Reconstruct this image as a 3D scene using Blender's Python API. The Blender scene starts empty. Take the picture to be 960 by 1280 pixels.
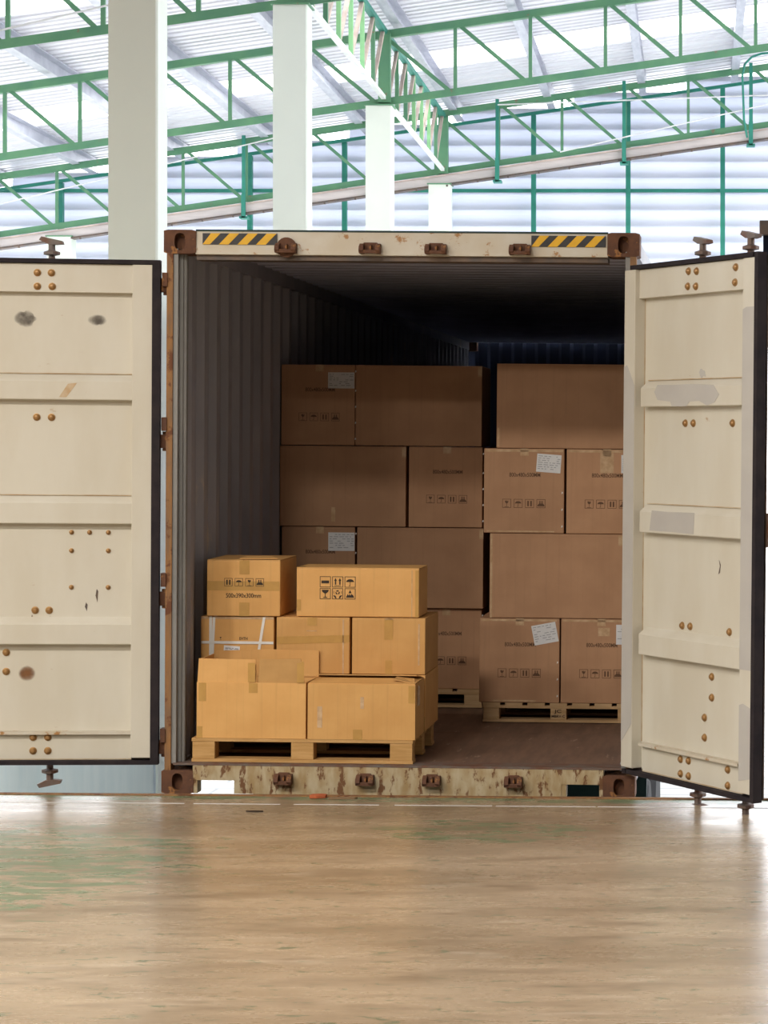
import bpy, bmesh, math, random
from mathutils import Matrix, Vector
random.seed(7)
sc = bpy.context.scene
COL = sc.collection
R = math.radians

# ------------------------------------------------------------------ camera, world, light, exposure
F, PX, PY, CH = 2795.0, 875.0, 605.0, 1.578      # focal length and principal point in pixels of 960x1280; eye height
cam_d = bpy.data.cameras.new('camera'); cam = bpy.data.objects.new('camera', cam_d); COL.objects.link(cam)
cam.location = (0, 0, CH); cam.rotation_euler = (R(90), 0, 0)
cam_d.sensor_width = 36; cam_d.lens = F / 1280 * 36
cam_d.shift_x = (480 - PX) / 1280; cam_d.shift_y = -(640 - PY) / 1280
cam_d.clip_end = 500
sc.camera = cam
vs = sc.view_settings
vs.view_transform = 'Standard'; vs.look = 'None'; vs.gamma = 1; vs.use_curve_mapping = False
vs.exposure = 0.0

w = bpy.data.worlds.new('overcast_sky'); sc.world = w; w.use_nodes = True
bg = w.node_tree.nodes['Background']
bg.inputs[0].default_value = (0.96, 0.975, 1.0, 1); bg.inputs[1].default_value = 5.5

def lamp(x, y, z, power, size=1.0, col=(1, .945, .86)):
    l = bpy.data.lights.new('high_bay_lamp', 'AREA'); l.shape = 'DISK'; l.size = size; l.energy = power; l.color = col
    o = bpy.data.objects.new('high_bay_lamp', l); COL.objects.link(o); o.location = (x, y, z)
    return o
for x in (-9.5, -6.3, -3.1):
    for y in (-1.0, 4.6):
        lamp(x, y, 5.9, 315)

# ------------------------------------------------------------------ helpers
def at(x, y, d):
    return Vector(((x - PX) * d / F, d, CH - (y - PY) * d / F))

def tag(o, label=None, cat=None, group=None, kind=None):
    if label: o['label'] = label
    if cat: o['category'] = cat
    if group: o['group'] = group
    if kind: o['kind'] = kind
    return o

def empty(name, M=None, parent=None):
    o = bpy.data.objects.new(name, None); COL.objects.link(o); o.empty_display_size = .1
    if parent: o.parent = parent
    if M is not None: o.matrix_local = M
    return o

class MB:
    def __init__(s): s.v = []; s.f = []
    def add(s, vs_, fs_):
        n = len(s.v); s.v += [tuple(q) for q in vs_]; s.f += [tuple(i + n for i in f) for f in fs_]; return s
    def box(s, x0, x1, y0, y1, z0, z1):
        return s.add([(x0,y0,z0),(x1,y0,z0),(x1,y1,z0),(x0,y1,z0),(x0,y0,z1),(x1,y0,z1),(x1,y1,z1),(x0,y1,z1)],
                     [(0,3,2,1),(4,5,6,7),(0,1,5,4),(1,2,6,5),(2,3,7,6),(3,0,4,7)])
    def quad(s, a, b, c, d): return s.add([a,b,c,d], [(0,1,2,3)])
    def beam(s, p, q, wd, ht, upv=(0,0,1)):
        p, q = Vector(p), Vector(q); t = (q - p).normalized(); u = Vector(upv)
        if abs(t.dot(u)) > .98: u = Vector((0,1,0))
        a = t.cross(u).normalized(); b = a.cross(t).normalized()
        vs_ = []
        for e in (p, q):
            for i, j in ((-1,-1),(1,-1),(1,1),(-1,1)): vs_.append(e + a*wd/2*i + b*ht/2*j)
        return s.add(vs_, [(0,1,2,3),(7,6,5,4),(0,4,5,1),(1,5,6,2),(2,6,7,3),(3,7,4,0)])
    def tube(s, p, q, r, n=10, r2=None):
        p, q = Vector(p), Vector(q); t = (q - p).normalized(); r2 = r if r2 is None else r2
        u = Vector((0,0,1)) if abs(t.z) < .9 else Vector((1,0,0))
        a = t.cross(u).normalized(); b = t.cross(a).normalized(); vs_ = []
        for e, rr in ((p, r), (q, r2)):
            for i in range(n):
                an = 2*math.pi*i/n; vs_.append(e + a*math.cos(an)*rr + b*math.sin(an)*rr)
        fs = [(i, (i+1)%n, n+(i+1)%n, n+i) for i in range(n)] + [tuple(range(n-1,-1,-1)), tuple(range(n,2*n))]
        return s.add(vs_, fs)
    def lathe(s, prof, n=14, M=Matrix.Identity(4)):     # prof: (r, z), about local z
        vs_ = []; k = len(prof)
        for r_, z_ in prof:
            for i in range(n):
                an = 2*math.pi*i/n; vs_.append(M @ Vector((r_*math.cos(an), r_*math.sin(an), z_)))
        fs = []
        for j in range(k-1):
            for i in range(n): fs.append((j*n+i, j*n+(i+1)%n, (j+1)*n+(i+1)%n, (j+1)*n+i))
        fs += [tuple(range(n-1,-1,-1)), tuple(range((k-1)*n, k*n))]
        return s.add(vs_, fs)
    def prism(s, poly, a0, a1, axis='x'):               # poly: 2-D points swept along one axis
        n = len(poly); vs_ = []
        for a in (a0, a1):
            for p, q in poly:
                vs_.append({'x': (a,p,q), 'y': (p,a,q), 'z': (p,q,a)}[axis])
        return s.add(vs_, [tuple(range(n-1,-1,-1)), tuple(range(n,2*n))] + [(i,(i+1)%n,n+(i+1)%n,n+i) for i in range(n)])
    def mesh(s, name):
        m = bpy.data.meshes.new(name); m.from_pydata(s.v, [], s.f)
        bm = bmesh.new(); bm.from_mesh(m); bmesh.ops.recalc_face_normals(bm, faces=bm.faces); bm.to_mesh(m); bm.free()
        return m
    def build(s, name, mat, parent=None, M=None, bevel=0, smooth=False):
        m = s.mesh(name)
        if bevel:
            bm = bmesh.new(); bm.from_mesh(m)
            bmesh.ops.bevel(bm, geom=bm.edges[:], offset=bevel, segments=2, affect='EDGES', profile=.6); bm.to_mesh(m); bm.free()
        return obj(name, m, mat, parent, M, smooth)

def obj(name, m, mat, parent=None, M=None, smooth=False):
    if mat and not m.materials: m.materials.append(mat)
    if smooth: m.polygons.foreach_set('use_smooth', [True]*len(m.polygons))
    o = bpy.data.objects.new(name, m); COL.objects.link(o)
    if parent: o.parent = parent
    if M is not None: o.matrix_local = M
    return o

T = Matrix.Translation
def RZ(a): return Matrix.Rotation(a, 4, 'Z')
def RX(a): return Matrix.Rotation(a, 4, 'X')
def RY(a): return Matrix.Rotation(a, 4, 'Y')

# ------------------------------------------------------------------ materials
class NT:
    def __init__(s, name):
        s.m = bpy.data.materials.new(name); s.m.use_nodes = True; s.t = s.m.node_tree
        s.b = s.t.nodes['Principled BSDF']; s.tc = s.t.nodes.new('ShaderNodeTexCoord')
    def n(s, typ, **kw):
        q = s.t.nodes.new(typ)
        for k, v in kw.items(): setattr(q, k, v)
        return q
    def lk(s, a, b): s.t.links.new(a, b)
    def mapping(s, scale=(1,1,1), space='Object', rot=(0,0,0)):
        q = s.n('ShaderNodeMapping'); q.inputs['Scale'].default_value = scale; q.inputs['Rotation'].default_value = rot
        s.lk(s.tc.outputs[space], q.inputs['Vector']); return q.outputs[0]
    def noise(s, sc_=5, det=4, scale=(1,1,1), rough=.55, dist=0):
        q = s.n('ShaderNodeTexNoise'); q.inputs['Scale'].default_value = sc_; q.inputs['Detail'].default_value = det
        q.inputs['Roughness'].default_value = rough; q.inputs['Distortion'].default_value = dist
        s.lk(s.mapping(scale), q.inputs['Vector']); return q.outputs['Fac']
    def ramp(s, fac, a, b):
        q = s.n('ShaderNodeMapRange'); q.interpolation_type = 'SMOOTHSTEP'
        q.inputs['From Min'].default_value = a; q.inputs['From Max'].default_value = b; s.lk(fac, q.inputs['Value']); return q.outputs[0]
    def mix(s, fac, a, b):
        q = s.n('ShaderNodeMix', data_type='RGBA')
        for i, v in ((0, fac), (6, a), (7, b)):
            if isinstance(v, (tuple, list)): q.inputs[i].default_value = (*v, 1)
            elif isinstance(v, (int, float)): q.inputs[i].default_value = v
            else: s.lk(v, q.inputs[i])
        return q.outputs[2]
    def math(s, op, a, b=0.0, c=None):
        q = s.n('ShaderNodeMath', operation=op)
        for i, v in enumerate((a, b) if c is None else (a, b, c)):
            if isinstance(v, (int, float)): q.inputs[i].default_value = v
            else: s.lk(v, q.inputs[i])
        return q.outputs[0]
    def bump(s, h, strength=.2, dist=.01):
        q = s.n('ShaderNodeBump'); q.inputs['Strength'].default_value = strength; q.inputs['Distance'].default_value = dist
        s.lk(h, q.inputs['Height']); s.lk(q.outputs[0], s.b.inputs['Normal'])
    def fin(s, col, rough=.6, spec=.4, metal=0):
        for k, v in (('Base Color', col), ('Roughness', rough), ('Specular IOR Level', spec), ('Metallic', metal)):
            if isinstance(v, tuple): s.b.inputs[k].default_value = (*v, 1)
            elif isinstance(v, (int, float)): s.b.inputs[k].default_value = v
            else: s.lk(v, s.b.inputs[k])
        return s.m

def plain(name, a, b=None, scale=6, rough=.6, spec=.3, metal=0, stretch=(1,1,1), bump=0, spots=None):
    t = NT(name); b = b or tuple(c*.85 for c in a)
    f = t.noise(scale, 5, stretch); c = t.mix(t.ramp(f, .3, .7), a, b)
    if spots:                                           # (colour, noise scale, threshold, stretch)
        g = t.noise(spots[1], 6, spots[3] if len(spots) > 3 else (1,1,1), .65)
        c = t.mix(t.ramp(g, spots[2], spots[2]+.07), c, spots[0])
    if bump: t.bump(f, bump)
    return t.fin(c, rough, spec, metal)

def card(name, a, b):
    t = NT(name)
    oi = t.n('ShaderNodeObjectInfo')
    f = t.noise(5, 4); c = t.mix(t.ramp(f, .3, .7), a, b)
    st = t.noise(1, 3, (55, 55, 1.2)); c = t.mix(t.math('MULTIPLY', t.ramp(st, .5, .72), .22), c, tuple(q*.72 for q in a))
    hs = t.n('ShaderNodeHueSaturation'); t.lk(c, hs.inputs['Color'])
    t.lk(t.math('MULTIPLY_ADD', oi.outputs['Random'], .18, .91), hs.inputs['Value'])
    t.bump(t.noise(1, 2, (60, 60, 1)), .12, .004)
    return t.fin(hs.outputs[0], .62, .3)

M_ = {}
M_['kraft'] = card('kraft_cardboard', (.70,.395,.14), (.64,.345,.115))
M_['brown'] = card('shaded_cardboard', (.52,.295,.165), (.46,.255,.14))  # same board as kraft, with the dimness deep inside put into its colour
M_['inside'] = plain('cardboard_inside', (.60,.345,.13), (.53,.30,.11), 8)
M_['tape'] = plain('packing_tape', (.56,.32,.09), (.50,.28,.08), 12, .28, .5)
M_['clear_tape'] = plain('clear_tape', (.66,.46,.28), (.52,.33,.18), 25, .2, .6)
M_['strap'] = plain('white_strap', (.85,.84,.80), rough=.4)
M_['paper'] = plain('white_paper', (.80,.80,.80), (.74,.75,.77), 20, .5)
M_['ink'] = plain('black_ink', (.045,.03,.02), rough=.6)
M_['faint_ink'] = plain('faint_ink', (.15,.075,.04), rough=.6)
M_['grey_ink'] = plain('grey_ink', (.40,.41,.44), rough=.6)
M_['staple'] = plain('staple_metal', (.9,.88,.84), rough=.3, metal=.3)
M_['wood'] = plain('pallet_wood', (.60,.36,.15), (.46,.26,.09), 3, .75, .2, stretch=(1.5,14,14), bump=.15)
M_['wood2'] = plain('pallet_wood_pale', (.56,.38,.21), (.46,.29,.14), 3, .75, .2, stretch=(1.5,14,14), bump=.15)
M_['cream'] = plain('cream_paint', (.635,.60,.515), (.59,.545,.45), 2.5, .45, .4, stretch=(1.6,1.6,.5), spots=((.44,.33,.21), 7, .69, (1,1,2)))
M_['cream_rust'] = plain('rusty_cream_paint', (.60,.56,.48), (.54,.47,.36), 5, .5, .4, spots=((.36,.18,.06), 11, .59))
M_['sill'] = plain('rusty_sill_paint', (.50,.42,.28), (.36,.25,.12), 9, .6, .3, stretch=(2,2,.8), spots=((.17,.08,.035), 10, .53, (2,2,.9)), bump=.2)
M_['rust'] = plain('dark_rust', (.155,.072,.04), (.10,.05,.035), 14, .8, .2, spots=((.32,.15,.055), 12, .57), bump=.3)
M_['rust_orange'] = plain('orange_rust', (.32,.16,.06), (.22,.13,.075), 9, .75, .2, stretch=(3,3,.7), spots=((.15,.06,.03), 9, .53), bump=.3)
M_['bolt'] = plain('rusty_brass_bolt', (.42,.24,.08), (.30,.16,.06), 30, .4, .5, metal=.4)
M_['rubber'] = plain('black_rubber', (.022,.018,.022), (.035,.028,.03), 10, .8, .15)
M_['dark_steel'] = plain('dark_steel', (.10,.085,.08), (.16,.11,.08), 10, .55, .4, metal=.3)
M_['cam_steel'] = plain('cam_steel', (.17,.145,.13), (.17,.08,.05), 12, .6, .4, metal=.3)
M_['patch'] = plain('grey_primer_patch', (.50,.475,.44), (.46,.435,.41), 4, .6)
def soft(name, col):
    t = NT(name); sx = t.n('ShaderNodeSeparateXYZ'); t.lk(t.tc.outputs['Generated'], sx.inputs[0])
    d = [t.math('SUBTRACT', q, .5) for q in (sx.outputs[0], sx.outputs[2])]
    r2 = t.math('ADD', t.math('MULTIPLY', d[0], d[0]), t.math('MULTIPLY', d[1], d[1]))
    a = t.math('MULTIPLY', t.math('SUBTRACT', 1.0, t.ramp(r2, 0, .2)), t.ramp(t.noise(16, 4), .15, .75))
    a = t.math('MULTIPLY', a, .8)
    t.lk(a, t.b.inputs['Alpha']); return t.fin(col, .7, .3)
M_['smudge'] = soft('grey_smudge', (.16,.14,.12))
M_['stain'] = soft('rust_stain', (.26,.11,.04))
M_['wallpaint'] = plain('grey_container_paint', (.41,.40,.43), (.32,.325,.37), 3, .55, .4, stretch=(1,1,.3), spots=((.52,.46,.40), 3, .60, (1,1.5,.35)))
M_['end_shade'] = plain('navy_end_wall_shade', (.010,.016,.040), (.008,.013,.032), 3, .8)  # shade of the container's far depth put into the end wall colour
M_['roofpaint'] = plain('grey_blue_roof_paint', (.56,.58,.72), (.49,.51,.64), 3, .6)
M_['jamb'] = plain('jamb_paint', (.27,.26,.245), (.20,.195,.19), 5, .5, .4, stretch=(2,2,.4))
M_['ply'] = plain('container_plywood', (.21,.125,.085), (.14,.085,.06), 4, .55, .35, stretch=(5,.7,1), spots=((.32,.23,.17), 5, .62, (4,.8,1)), bump=.1)
M_['yellow'] = plain('hazard_yellow', (.80,.46,.03), (.72,.40,.03), 20, .45)
M_['black'] = plain('hazard_black', (.035,.035,.04), (.05,.05,.055), 20, .5)
M_['column'] = plain('pale_column_paint', (.78,.83,.74), (.75,.80,.72), 1.5, .55, .3)
M_['hall'] = plain('grey_hall_wall', (.30,.29,.27), (.26,.25,.23), 1, .7)
M_['green'] = plain('green_truss_paint', (.125,.30,.155), (.09,.245,.14), 3, .5, .4, spots=((.22,.15,.10), 5, .63))
M_['teal'] = plain('teal_green_paint', (.03,.25,.18), (.025,.20,.15), 3, .5, .4)
M_['lime'] = plain('light_green_paint', (.28,.55,.26), (.22,.48,.24), 4, .5, .4)
M_['primer'] = plain('pinkish_primer', (.62,.50,.43), (.42,.33,.30), 4, .6)
M_['white_steel'] = plain('white_steel', (.80,.84,.82), rough=.5)
M_['galv'] = plain('galvanised_steel', (.60,.61,.68), (.47,.48,.56), 4, .4, .5, metal=.2, stretch=(4,1,1))
M_['roof'] = plain('roof_sheet_metal', (.88,.87,.92), (.78,.77,.83), 1.2, .35, .5, metal=.15, stretch=(.3,6,1))
M_['tray'] = plain('pale_tray_metal', (.62,.56,.54), (.50,.46,.45), 3, .5, .4, stretch=(.6,4,4))
M_['light_block'] = plain('grey_light_block', (.62,.63,.65))
M_['wire'] = plain('white_wire', (.8,.8,.8))
M_['navy'] = plain('navy_fabric', (.022,.028,.055), (.03,.038,.07), 5, .8)
M_['blue_panel'] = plain('pale_blue_paint', (.74,.88,.94), (.66,.82,.89), 4, .5, .4, stretch=(6,6,.4))
M_['tyre'] = plain('tyre_rubber', (.02,.02,.022), rough=.8)
M_['chassis'] = plain('dark_green_chassis', (.025,.055,.05), (.015,.03,.03), 6, .5)
M_['red'] = plain('red_clay', (.50,.13,.05), (.40,.10,.04), 30, .8)
M_['chip'] = plain('wood_chip', (.28,.18,.10), rough=.8)
M_['tan_mark'] = plain('tan_rust_mark', (.50,.34,.19), (.56,.44,.30), 30, .7)
M_['seam'] = plain('rusty_seam', (.42,.27,.13), (.56,.47,.34), 9, .7)
M_['yard'] = None

t = NT('translucent_louvre')                              # white fibreglass louvre blades
tr = t.n('ShaderNodeBsdfTranslucent'); tr.inputs[0].default_value = (.80,.84,.95,1)
df = t.n('ShaderNodeBsdfDiffuse'); df.inputs[0].default_value = (.80,.80,.84,1)
ms = t.n('ShaderNodeMixShader'); ms.inputs[0].default_value = .40
t.lk(df.outputs[0], ms.inputs[1]); t.lk(tr.outputs[0], ms.inputs[2])
t.lk(ms.outputs[0], t.t.nodes['Material Output'].inputs['Surface']); M_['louvre'] = t.m
t = NT('translucent_skylight')
tr = t.n('ShaderNodeBsdfTranslucent'); tr.inputs[0].default_value = (.95,.95,.92,1)
df = t.n('ShaderNodeBsdfDiffuse'); df.inputs[0].default_value = (.85,.85,.83,1)
ms = t.n('ShaderNodeMixShader'); ms.inputs[0].default_value = .8
t.lk(df.outputs[0], ms.inputs[1]); t.lk(tr.outputs[0], ms.inputs[2])
t.lk(ms.outputs[0], t.t.nodes['Material Output'].inputs['Surface']); M_['skylight'] = t.m

# worn warehouse floor: beige concrete, remains of green paint, dark scuffs
t = NT('worn_painted_concrete')
sx = t.n('ShaderNodeSeparateXYZ'); t.lk(t.tc.outputs['Object'], sx.inputs[0]); X, Y = sx.outputs[0], sx.outputs[1]
f1 = t.noise(1.3, 6, (.55,1.6,1), .6); f2 = t.noise(2.5, 7, (.7,2.4,1), .7)
c = t.mix(t.ramp(f1, .32, .68), (.40,.305,.205), (.28,.205,.13))
c = t.mix(t.math('MULTIPLY', t.ramp(f2, .46, .70), .75), c, (.19,.13,.078))
c = t.mix(t.math('MULTIPLY', t.ramp(t.noise(3.5, 6, (.5,2,1), .65), .55, .75), .45), c, (.55,.46,.35))
def blob(cx, cy, rx, ry):
    dx = t.math('DIVIDE', t.math('SUBTRACT', X, cx), rx); dy = t.math('DIVIDE', t.math('SUBTRACT', Y, cy), ry)
    q = t.math('ADD', t.math('MULTIPLY', dx, dx), t.math('MULTIPLY', dy, dy)); return t.math('SUBTRACT', 1.0, t.ramp(q, .1, 1.2))
msk = t.math('MAXIMUM', blob(-3.0, 9.2, 1.2, 1.5), t.math('MULTIPLY', blob(-1.0, 10.15, .65, .45), .9))
edge_band = t.ramp(t.math('ADD', Y, t.math('MULTIPLY', X, .054)), 10.9, 11.1)
msk = t.math('MAXIMUM', msk, t.math('MULTIPLY', edge_band, 1.1))
chips = t.noise(5.5, 8, (.8,2.3,1), .72, .6)
thr = t.math('MULTIPLY_ADD', msk, -.205, .68)
g = t.ramp(t.math('SUBTRACT', chips, thr), 0, .018)
c = t.mix(t.math('MULTIPLY', g, .85), c, (.125,.20,.105))
ch2 = t.noise(13, 6, (.7,1.9,1), .7, .8); c = t.mix(t.math('MULTIPLY', t.ramp(ch2, .605, .62), .8), c, (.11,.14,.08))
lt = t.noise(21, 3, (.8,1.5,1), .6); c = t.mix(t.math('MULTIPLY', t.ramp(lt, .74, .77), .6), c, (.62,.52,.40))
scr = t.noise(9, 3, (.6,3,1), .5, 2.5); c = t.mix(t.math('MULTIPLY', t.ramp(scr, .71, .74), .5), c, (.12,.08,.05))
t.bump(f2, .05, .01)
rg = t.math('MULTIPLY_ADD', f2, .22, .17)
M_['floor'] = t.fin(c, rg, .5)
# bright paved yard
t = NT('pale_pavers')
br = t.n('ShaderNodeTexBrick'); br.inputs['Scale'].default_value = 1; br.inputs['Brick Width'].default_value = .8; br.inputs['Row Height'].default_value = .4
br.inputs['Mortar Size'].default_value = .018
br.inputs['Color1'].default_value = (.60,.60,.58,1); br.inputs['Color2'].default_value = (.52,.53,.52,1); br.inputs['Mortar'].default_value = (.30,.31,.33,1)
t.lk(t.mapping(), br.inputs['Vector']); M_['yard'] = t.fin(br.outputs[0], .5, .3)

# ------------------------------------------------------------------ the hall: floor, yard, back wall, roof
def edge_y(x): return 11.40 - .054 * (x + 3.57)           # the dock edge runs slightly askew
XL, XR = -16.0, 14.0
fl = MB().prism([(XL,-12),(XR,-12),(XR,edge_y(XR)),(XL,edge_y(XL))], -.2, 0, 'z').build('floor', M_['floor']); tag(fl, kind='structure')
dw = MB().prism([(XL,edge_y(XL)-.25),(XR,edge_y(XR)-.25),(XR,edge_y(XR)-.03),(XL,edge_y(XL)-.03)], -1.2, -.2, 'z').build('wall_dock', M_['chassis']); tag(dw, kind='structure')
an = MB().prism([(XL,edge_y(XL)-.035),(XR,edge_y(XR)-.035),(XR,edge_y(XR)+.012),(XL,edge_y(XL)+.012)], -.12, .005, 'z').build('trim_1', M_['rust_orange']); tag(an, kind='structure')
tl = MB()                                                  # pale joint line along the edge
for i in range(60):
    x0 = XL + i*.5; x1 = x0 + random.uniform(.42,.5)
    if x0 > 4: break
    o_ = -.31 + random.uniform(-.006,.006)
    tl.prism([(x0,edge_y(x0)+o_),(x1,edge_y(x1)+o_),(x1,edge_y(x1)+o_+.012),(x0,edge_y(x0)+o_+.012)], 0, .0012, 'z')
tag(tl.build('trim_2', M_['paper']), kind='structure')
yd = MB().quad((-60,10.5,-1.2),(60,10.5,-1.2),(60,140,-1.2),(-60,140,-1.2)).build('ground', M_['yard']); tag(yd, kind='structure')

SL = .143                                                  # roof pitch
YB = 33.3                                                  # depth of the louvred back wall
def roof_z(x): return 7.16 + SL*(x + 3.75)
wb = empty('wall_back'); tag(wb, kind='structure')
MB().beam((XL,YB-.2,roof_z(XL)-.28),(XR,YB-.2,roof_z(XR)-.28),.05,.045).build('rafter', M_['teal'], wb)
MB().beam((XL,YB-.12,5.93),(XR,YB-.12,5.93),.05,.05).build('girt', M_['teal'], wb)
xp = (80-PX)*YB/F
while xp < XR:
    MB().box(xp-.035, xp+.035, YB-.2, YB-.1, -1.2, roof_z(xp)-.3).build('post', M_['teal'], wb); xp += 117.6*YB/F
pit = .2395; z0 = 5.93 - .03 - pit*5; k = 0
while z0 + k*pit < roof_z(XR):
    z = z0 + k*pit; k += 1
    xs = max(XL, (z + .33 - roof_z(0)) / SL + 0) if z + .33 > roof_z(XL) else XL
    if xs > XR - .5: break
    prof = [(YB,z),(YB+.012,z),(YB+.062,z+.17),(YB+.080,z+.325),(YB+.072,z+.325),(YB+.052,z+.17)]
    MB().prism(prof, xs, XR, 'x').build('slat', M_['louvre'], wb)
    MB().box(xs, XR, YB+.084, YB+.092, z+.245, z+.325).build('light_block', M_['light_block'], wb)  # added opaque strip behind the lap, blocks daylight so the band turns grey

ce = empty('ceiling'); tag(ce, kind='structure')
def sheet(y0, y1, mat, name):
    pts = []; p = .19; y = y0
    while y < y1 - 1e-4:
        for o_, h in ((0,0),(.10,0),(.122,.035),(.168,.035)):
            if y + o_ <= y1: pts.append((y+o_, h))
        y += p
    pts.append((y1, 0)); m = MB(); vs_ = []
    for x in (XL, XR):
        for yy, h in pts: vs_.append((x, yy, roof_z(x)+h))
    n = len(pts); m.add(vs_, [(i,i+1,n+i+1,n+i) for i in range(n-1)]); return m.build(name, mat, ce)
y = -12.35
SKY = [(16.4,17.6),(22.1,24.1),(29.05,30.2)]
ys = [-12.35]; 
for a, b in SKY: ys += [a, b]
ys.append(YB+.4)
for i in range(len(ys)-1):
    a, b = ys[i], ys[i+1]; light = i % 2 == 1
    n = max(1, round((b-a)/.95))
    for j in range(n):
        q0 = a + (b-a)*j/n; q1 = a + (b-a)*(j+1)/n
        sheet(q0, q1 + (0 if light else .0), M_['skylight'] if light else M_['roof'], 'skylight_sheet' if light else 'roof_sheet')
for kx in range(-9, 9):
    x = .51 + 1.36*kx; z = roof_z(x)
    m = MB(); m.prism([(x-.05,z-.22),(x+.06,z-.22+.012),(x+.06,z-.20),(x-.035,z-.205),(x-.035,z-.02),(x+.06,z-.015),(x+.06,z),(x-.05,z)], -12, YB, 'y')
    m.build('purlin', M_['galv'], ce)

tag(MB().box(XL-.2, XL, -12, 11.9, -1.2, roof_z(XL)).build('wall_left', M_['column']), kind='structure')

tag(MB().box(XR, XR+.2, -12, 10.6, -1.2, roof_z(XR)).build('wall_right', M_['hall']), kind='structure')
tag(MB().prism([(XL,-1.2),(XR,-1.2),(XR,roof_z(XR)),(XL,roof_z(XL))], -12.3, -12.1, 'y').build('wall_front', M_['hall']), kind='structure')

# columns and trusses --------------------------------------------------------
def column(xl, xr, d, ytop, label, dep=.26, chamfer=.03):
    a = at(xl, 0, d).x; b = at(xr, 0, d).x; zt = at(0, ytop, d).z
    poly = [(a,d-dep/2),(b-.012,d-dep/2),(b,d-dep/2+.012),(b,d+dep/2),(a,d+dep/2)]
    o = empty('column', T(((a+b)/2, d, -1.2))); c = (a+b)/2
    MB().prism([(p-c,q-d) for p,q in poly], 0, zt+1.2-.01, 'z').build('shaft', M_['column'], o)
    MB().box(-(b-a)/2-.02,(b-a)/2+.02,-dep/2-.02,dep/2+.02,zt+1.2-.01,zt+1.2+.005).build('cap_plate', M_['green'], o)
    tag(o, label, 'column')
column(142, 203, 14.3, -238, 'wide pale green concrete column nearest the camera, beside the container')
column(344.5, 387, 20.3, 8, 'second pale column, rising to the top edge of the photo')
column(459, 491, 26.3, 133, 'third pale column carrying the middle green truss')
column(537, 564, 32.3, 231, 'short looking pale column under the farthest green truss')
column(62, 92, 32.3, 296, 'far pale column behind the left container door')

def truss(d, zb, zt, xw, pitch, label, x0=-15.5, x1=10.0, group=None):
    o = empty('roof_truss', T((0, d, 0))); tag(o, label, 'roof truss')
    B = lambda x: Vector((x, 0, zb + SL*(x+3.75))); Tq = lambda x: Vector((x, 0, zt + SL*(x+3.75)))
    m = MB(); m.beam(B(x0)+Vector((0,-.02,0)),B(x1)+Vector((0,-.02,0)),.012,.085); m.beam(B(x0)+Vector((0,.02,.04)),B(x1)+Vector((0,.02,.04)),.08,.012)
    m.build('bottom_chord', M_['green'], o)
    m = MB(); m.beam(Tq(x0)+Vector((0,-.02,0)),Tq(x1)+Vector((0,-.02,0)),.012,.085); m.beam(Tq(x0)+Vector((0,.02,-.04)),Tq(x1)+Vector((0,.02,-.04)),.08,.012)
    m.build('top_chord', M_['green'], o)
    x = xw
    while x - pitch > x0 + .2: x -= pitch
    v0 = MB().beam((0,0,0),(0,0,zt-zb),.04,.04).mesh('web_vertical'); v0.materials.append(M_['green'])
    dd = Vector((pitch-.07, 0, zb-zt+SL*(pitch-.07)-.0))
    d0 = MB().beam((0,0,0), dd, .04, .045).mesh('web_diagonal'); d0.materials.append(M_['green'])
    while x < x1 - .1:
        obj('web_vertical', v0, None, o, T(B(x)))
        if x + pitch < x1: obj('web_diagonal', d0, None, o, T(Tq(x+.05)+Vector((0,.01,-.02))))
        x += pitch
    return o
tA = truss(20.3, 5.935, 6.80, at(10,0,20.3).x, .865, 'green lattice roof truss nearest the camera at the top left')
tB = truss(26.3, 6.06, 6.86, at(663,0,26.3).x, .883, 'middle green lattice roof truss resting on the third column')
tC = truss(32.3, 6.09, 6.93, at(702.5,0,32.3).x, .912, 'farthest green lattice roof truss with a pale tray beneath')

def girder(d0, d1, label, white):
    x = -3.70; o = empty('lattice_girder', T((x, d0, 0))); tag(o, label, 'girder'); zb, zt = 6.10, 6.88; L = d1-d0
    MB().beam((0,.15,zb),(0,L-.15,zb),.05,.045).build('bottom_chord', M_['white_steel'] if white else M_['lime'], o)
    MB().beam((0,.05,zt),(0,L-.05,zt),.07,.06).build('top_chord', M_['teal'], o)
    n = 7
    for i in range(n):
        y0 = .2 + (L-.4)*i/n; y1 = .2 + (L-.4)*(i+1)/n
        if i: MB().beam((0,y0,zb),(0,y0,zt),.045,.045).build('web_vertical', M_['lime'] if i in (3,4,5) else M_['green'], o)
        MB().beam((0,y0,zb),(0,y1,zt),.04,.045).build('web_diagonal', M_['primer'], o)
    for yy in (L-.06,): MB().box(-.07,.07,yy-.05,yy+.05,zb-.05,zt).build('end_post', M_['green'], o)
girder(20.3, 26.3, 'lattice girder with white lower bar between the second and third columns', True)
girder(26.3, 32.3, 'lattice girder running back from the third column to the farthest truss', True)

# pale tray hung below the farthest truss
ct = empty('cable_tray', T((0, 32.22, 0))); tag(ct, 'long pale pinkish grey tray hung under the farthest green truss', 'cable tray')
def tz(x): return 6.09 - .065 + SL*(x+3.75)
def run(m, x0, x1, dz0, dz1, y0, y1):
    vs_ = [(x,y_,tz(x)+z_) for x in (x0,x1) for (y_,z_) in ((y0,dz0),(y1,dz0),(y1,dz1),(y0,dz1))]
    m.add(vs_, [(0,1,2,3),(7,6,5,4),(0,4,5,1),(1,5,6,2),(2,6,7,3),(3,7,4,0)])
m = MB(); run(m,-15,9,-.135,-.02,-.02,.12); m.build('channel', M_['tray'], ct)
m = MB(); run(m,-15,9,-.02,.0,-.05,.14); m.build('lid', M_['primer'], ct)
m = MB(); run(m,-15,9,-.16,-.135,-.045,.12); m.build('lip', M_['dark_steel'], ct)
xb = at(622,0,32.22).x - 1.824*6
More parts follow.
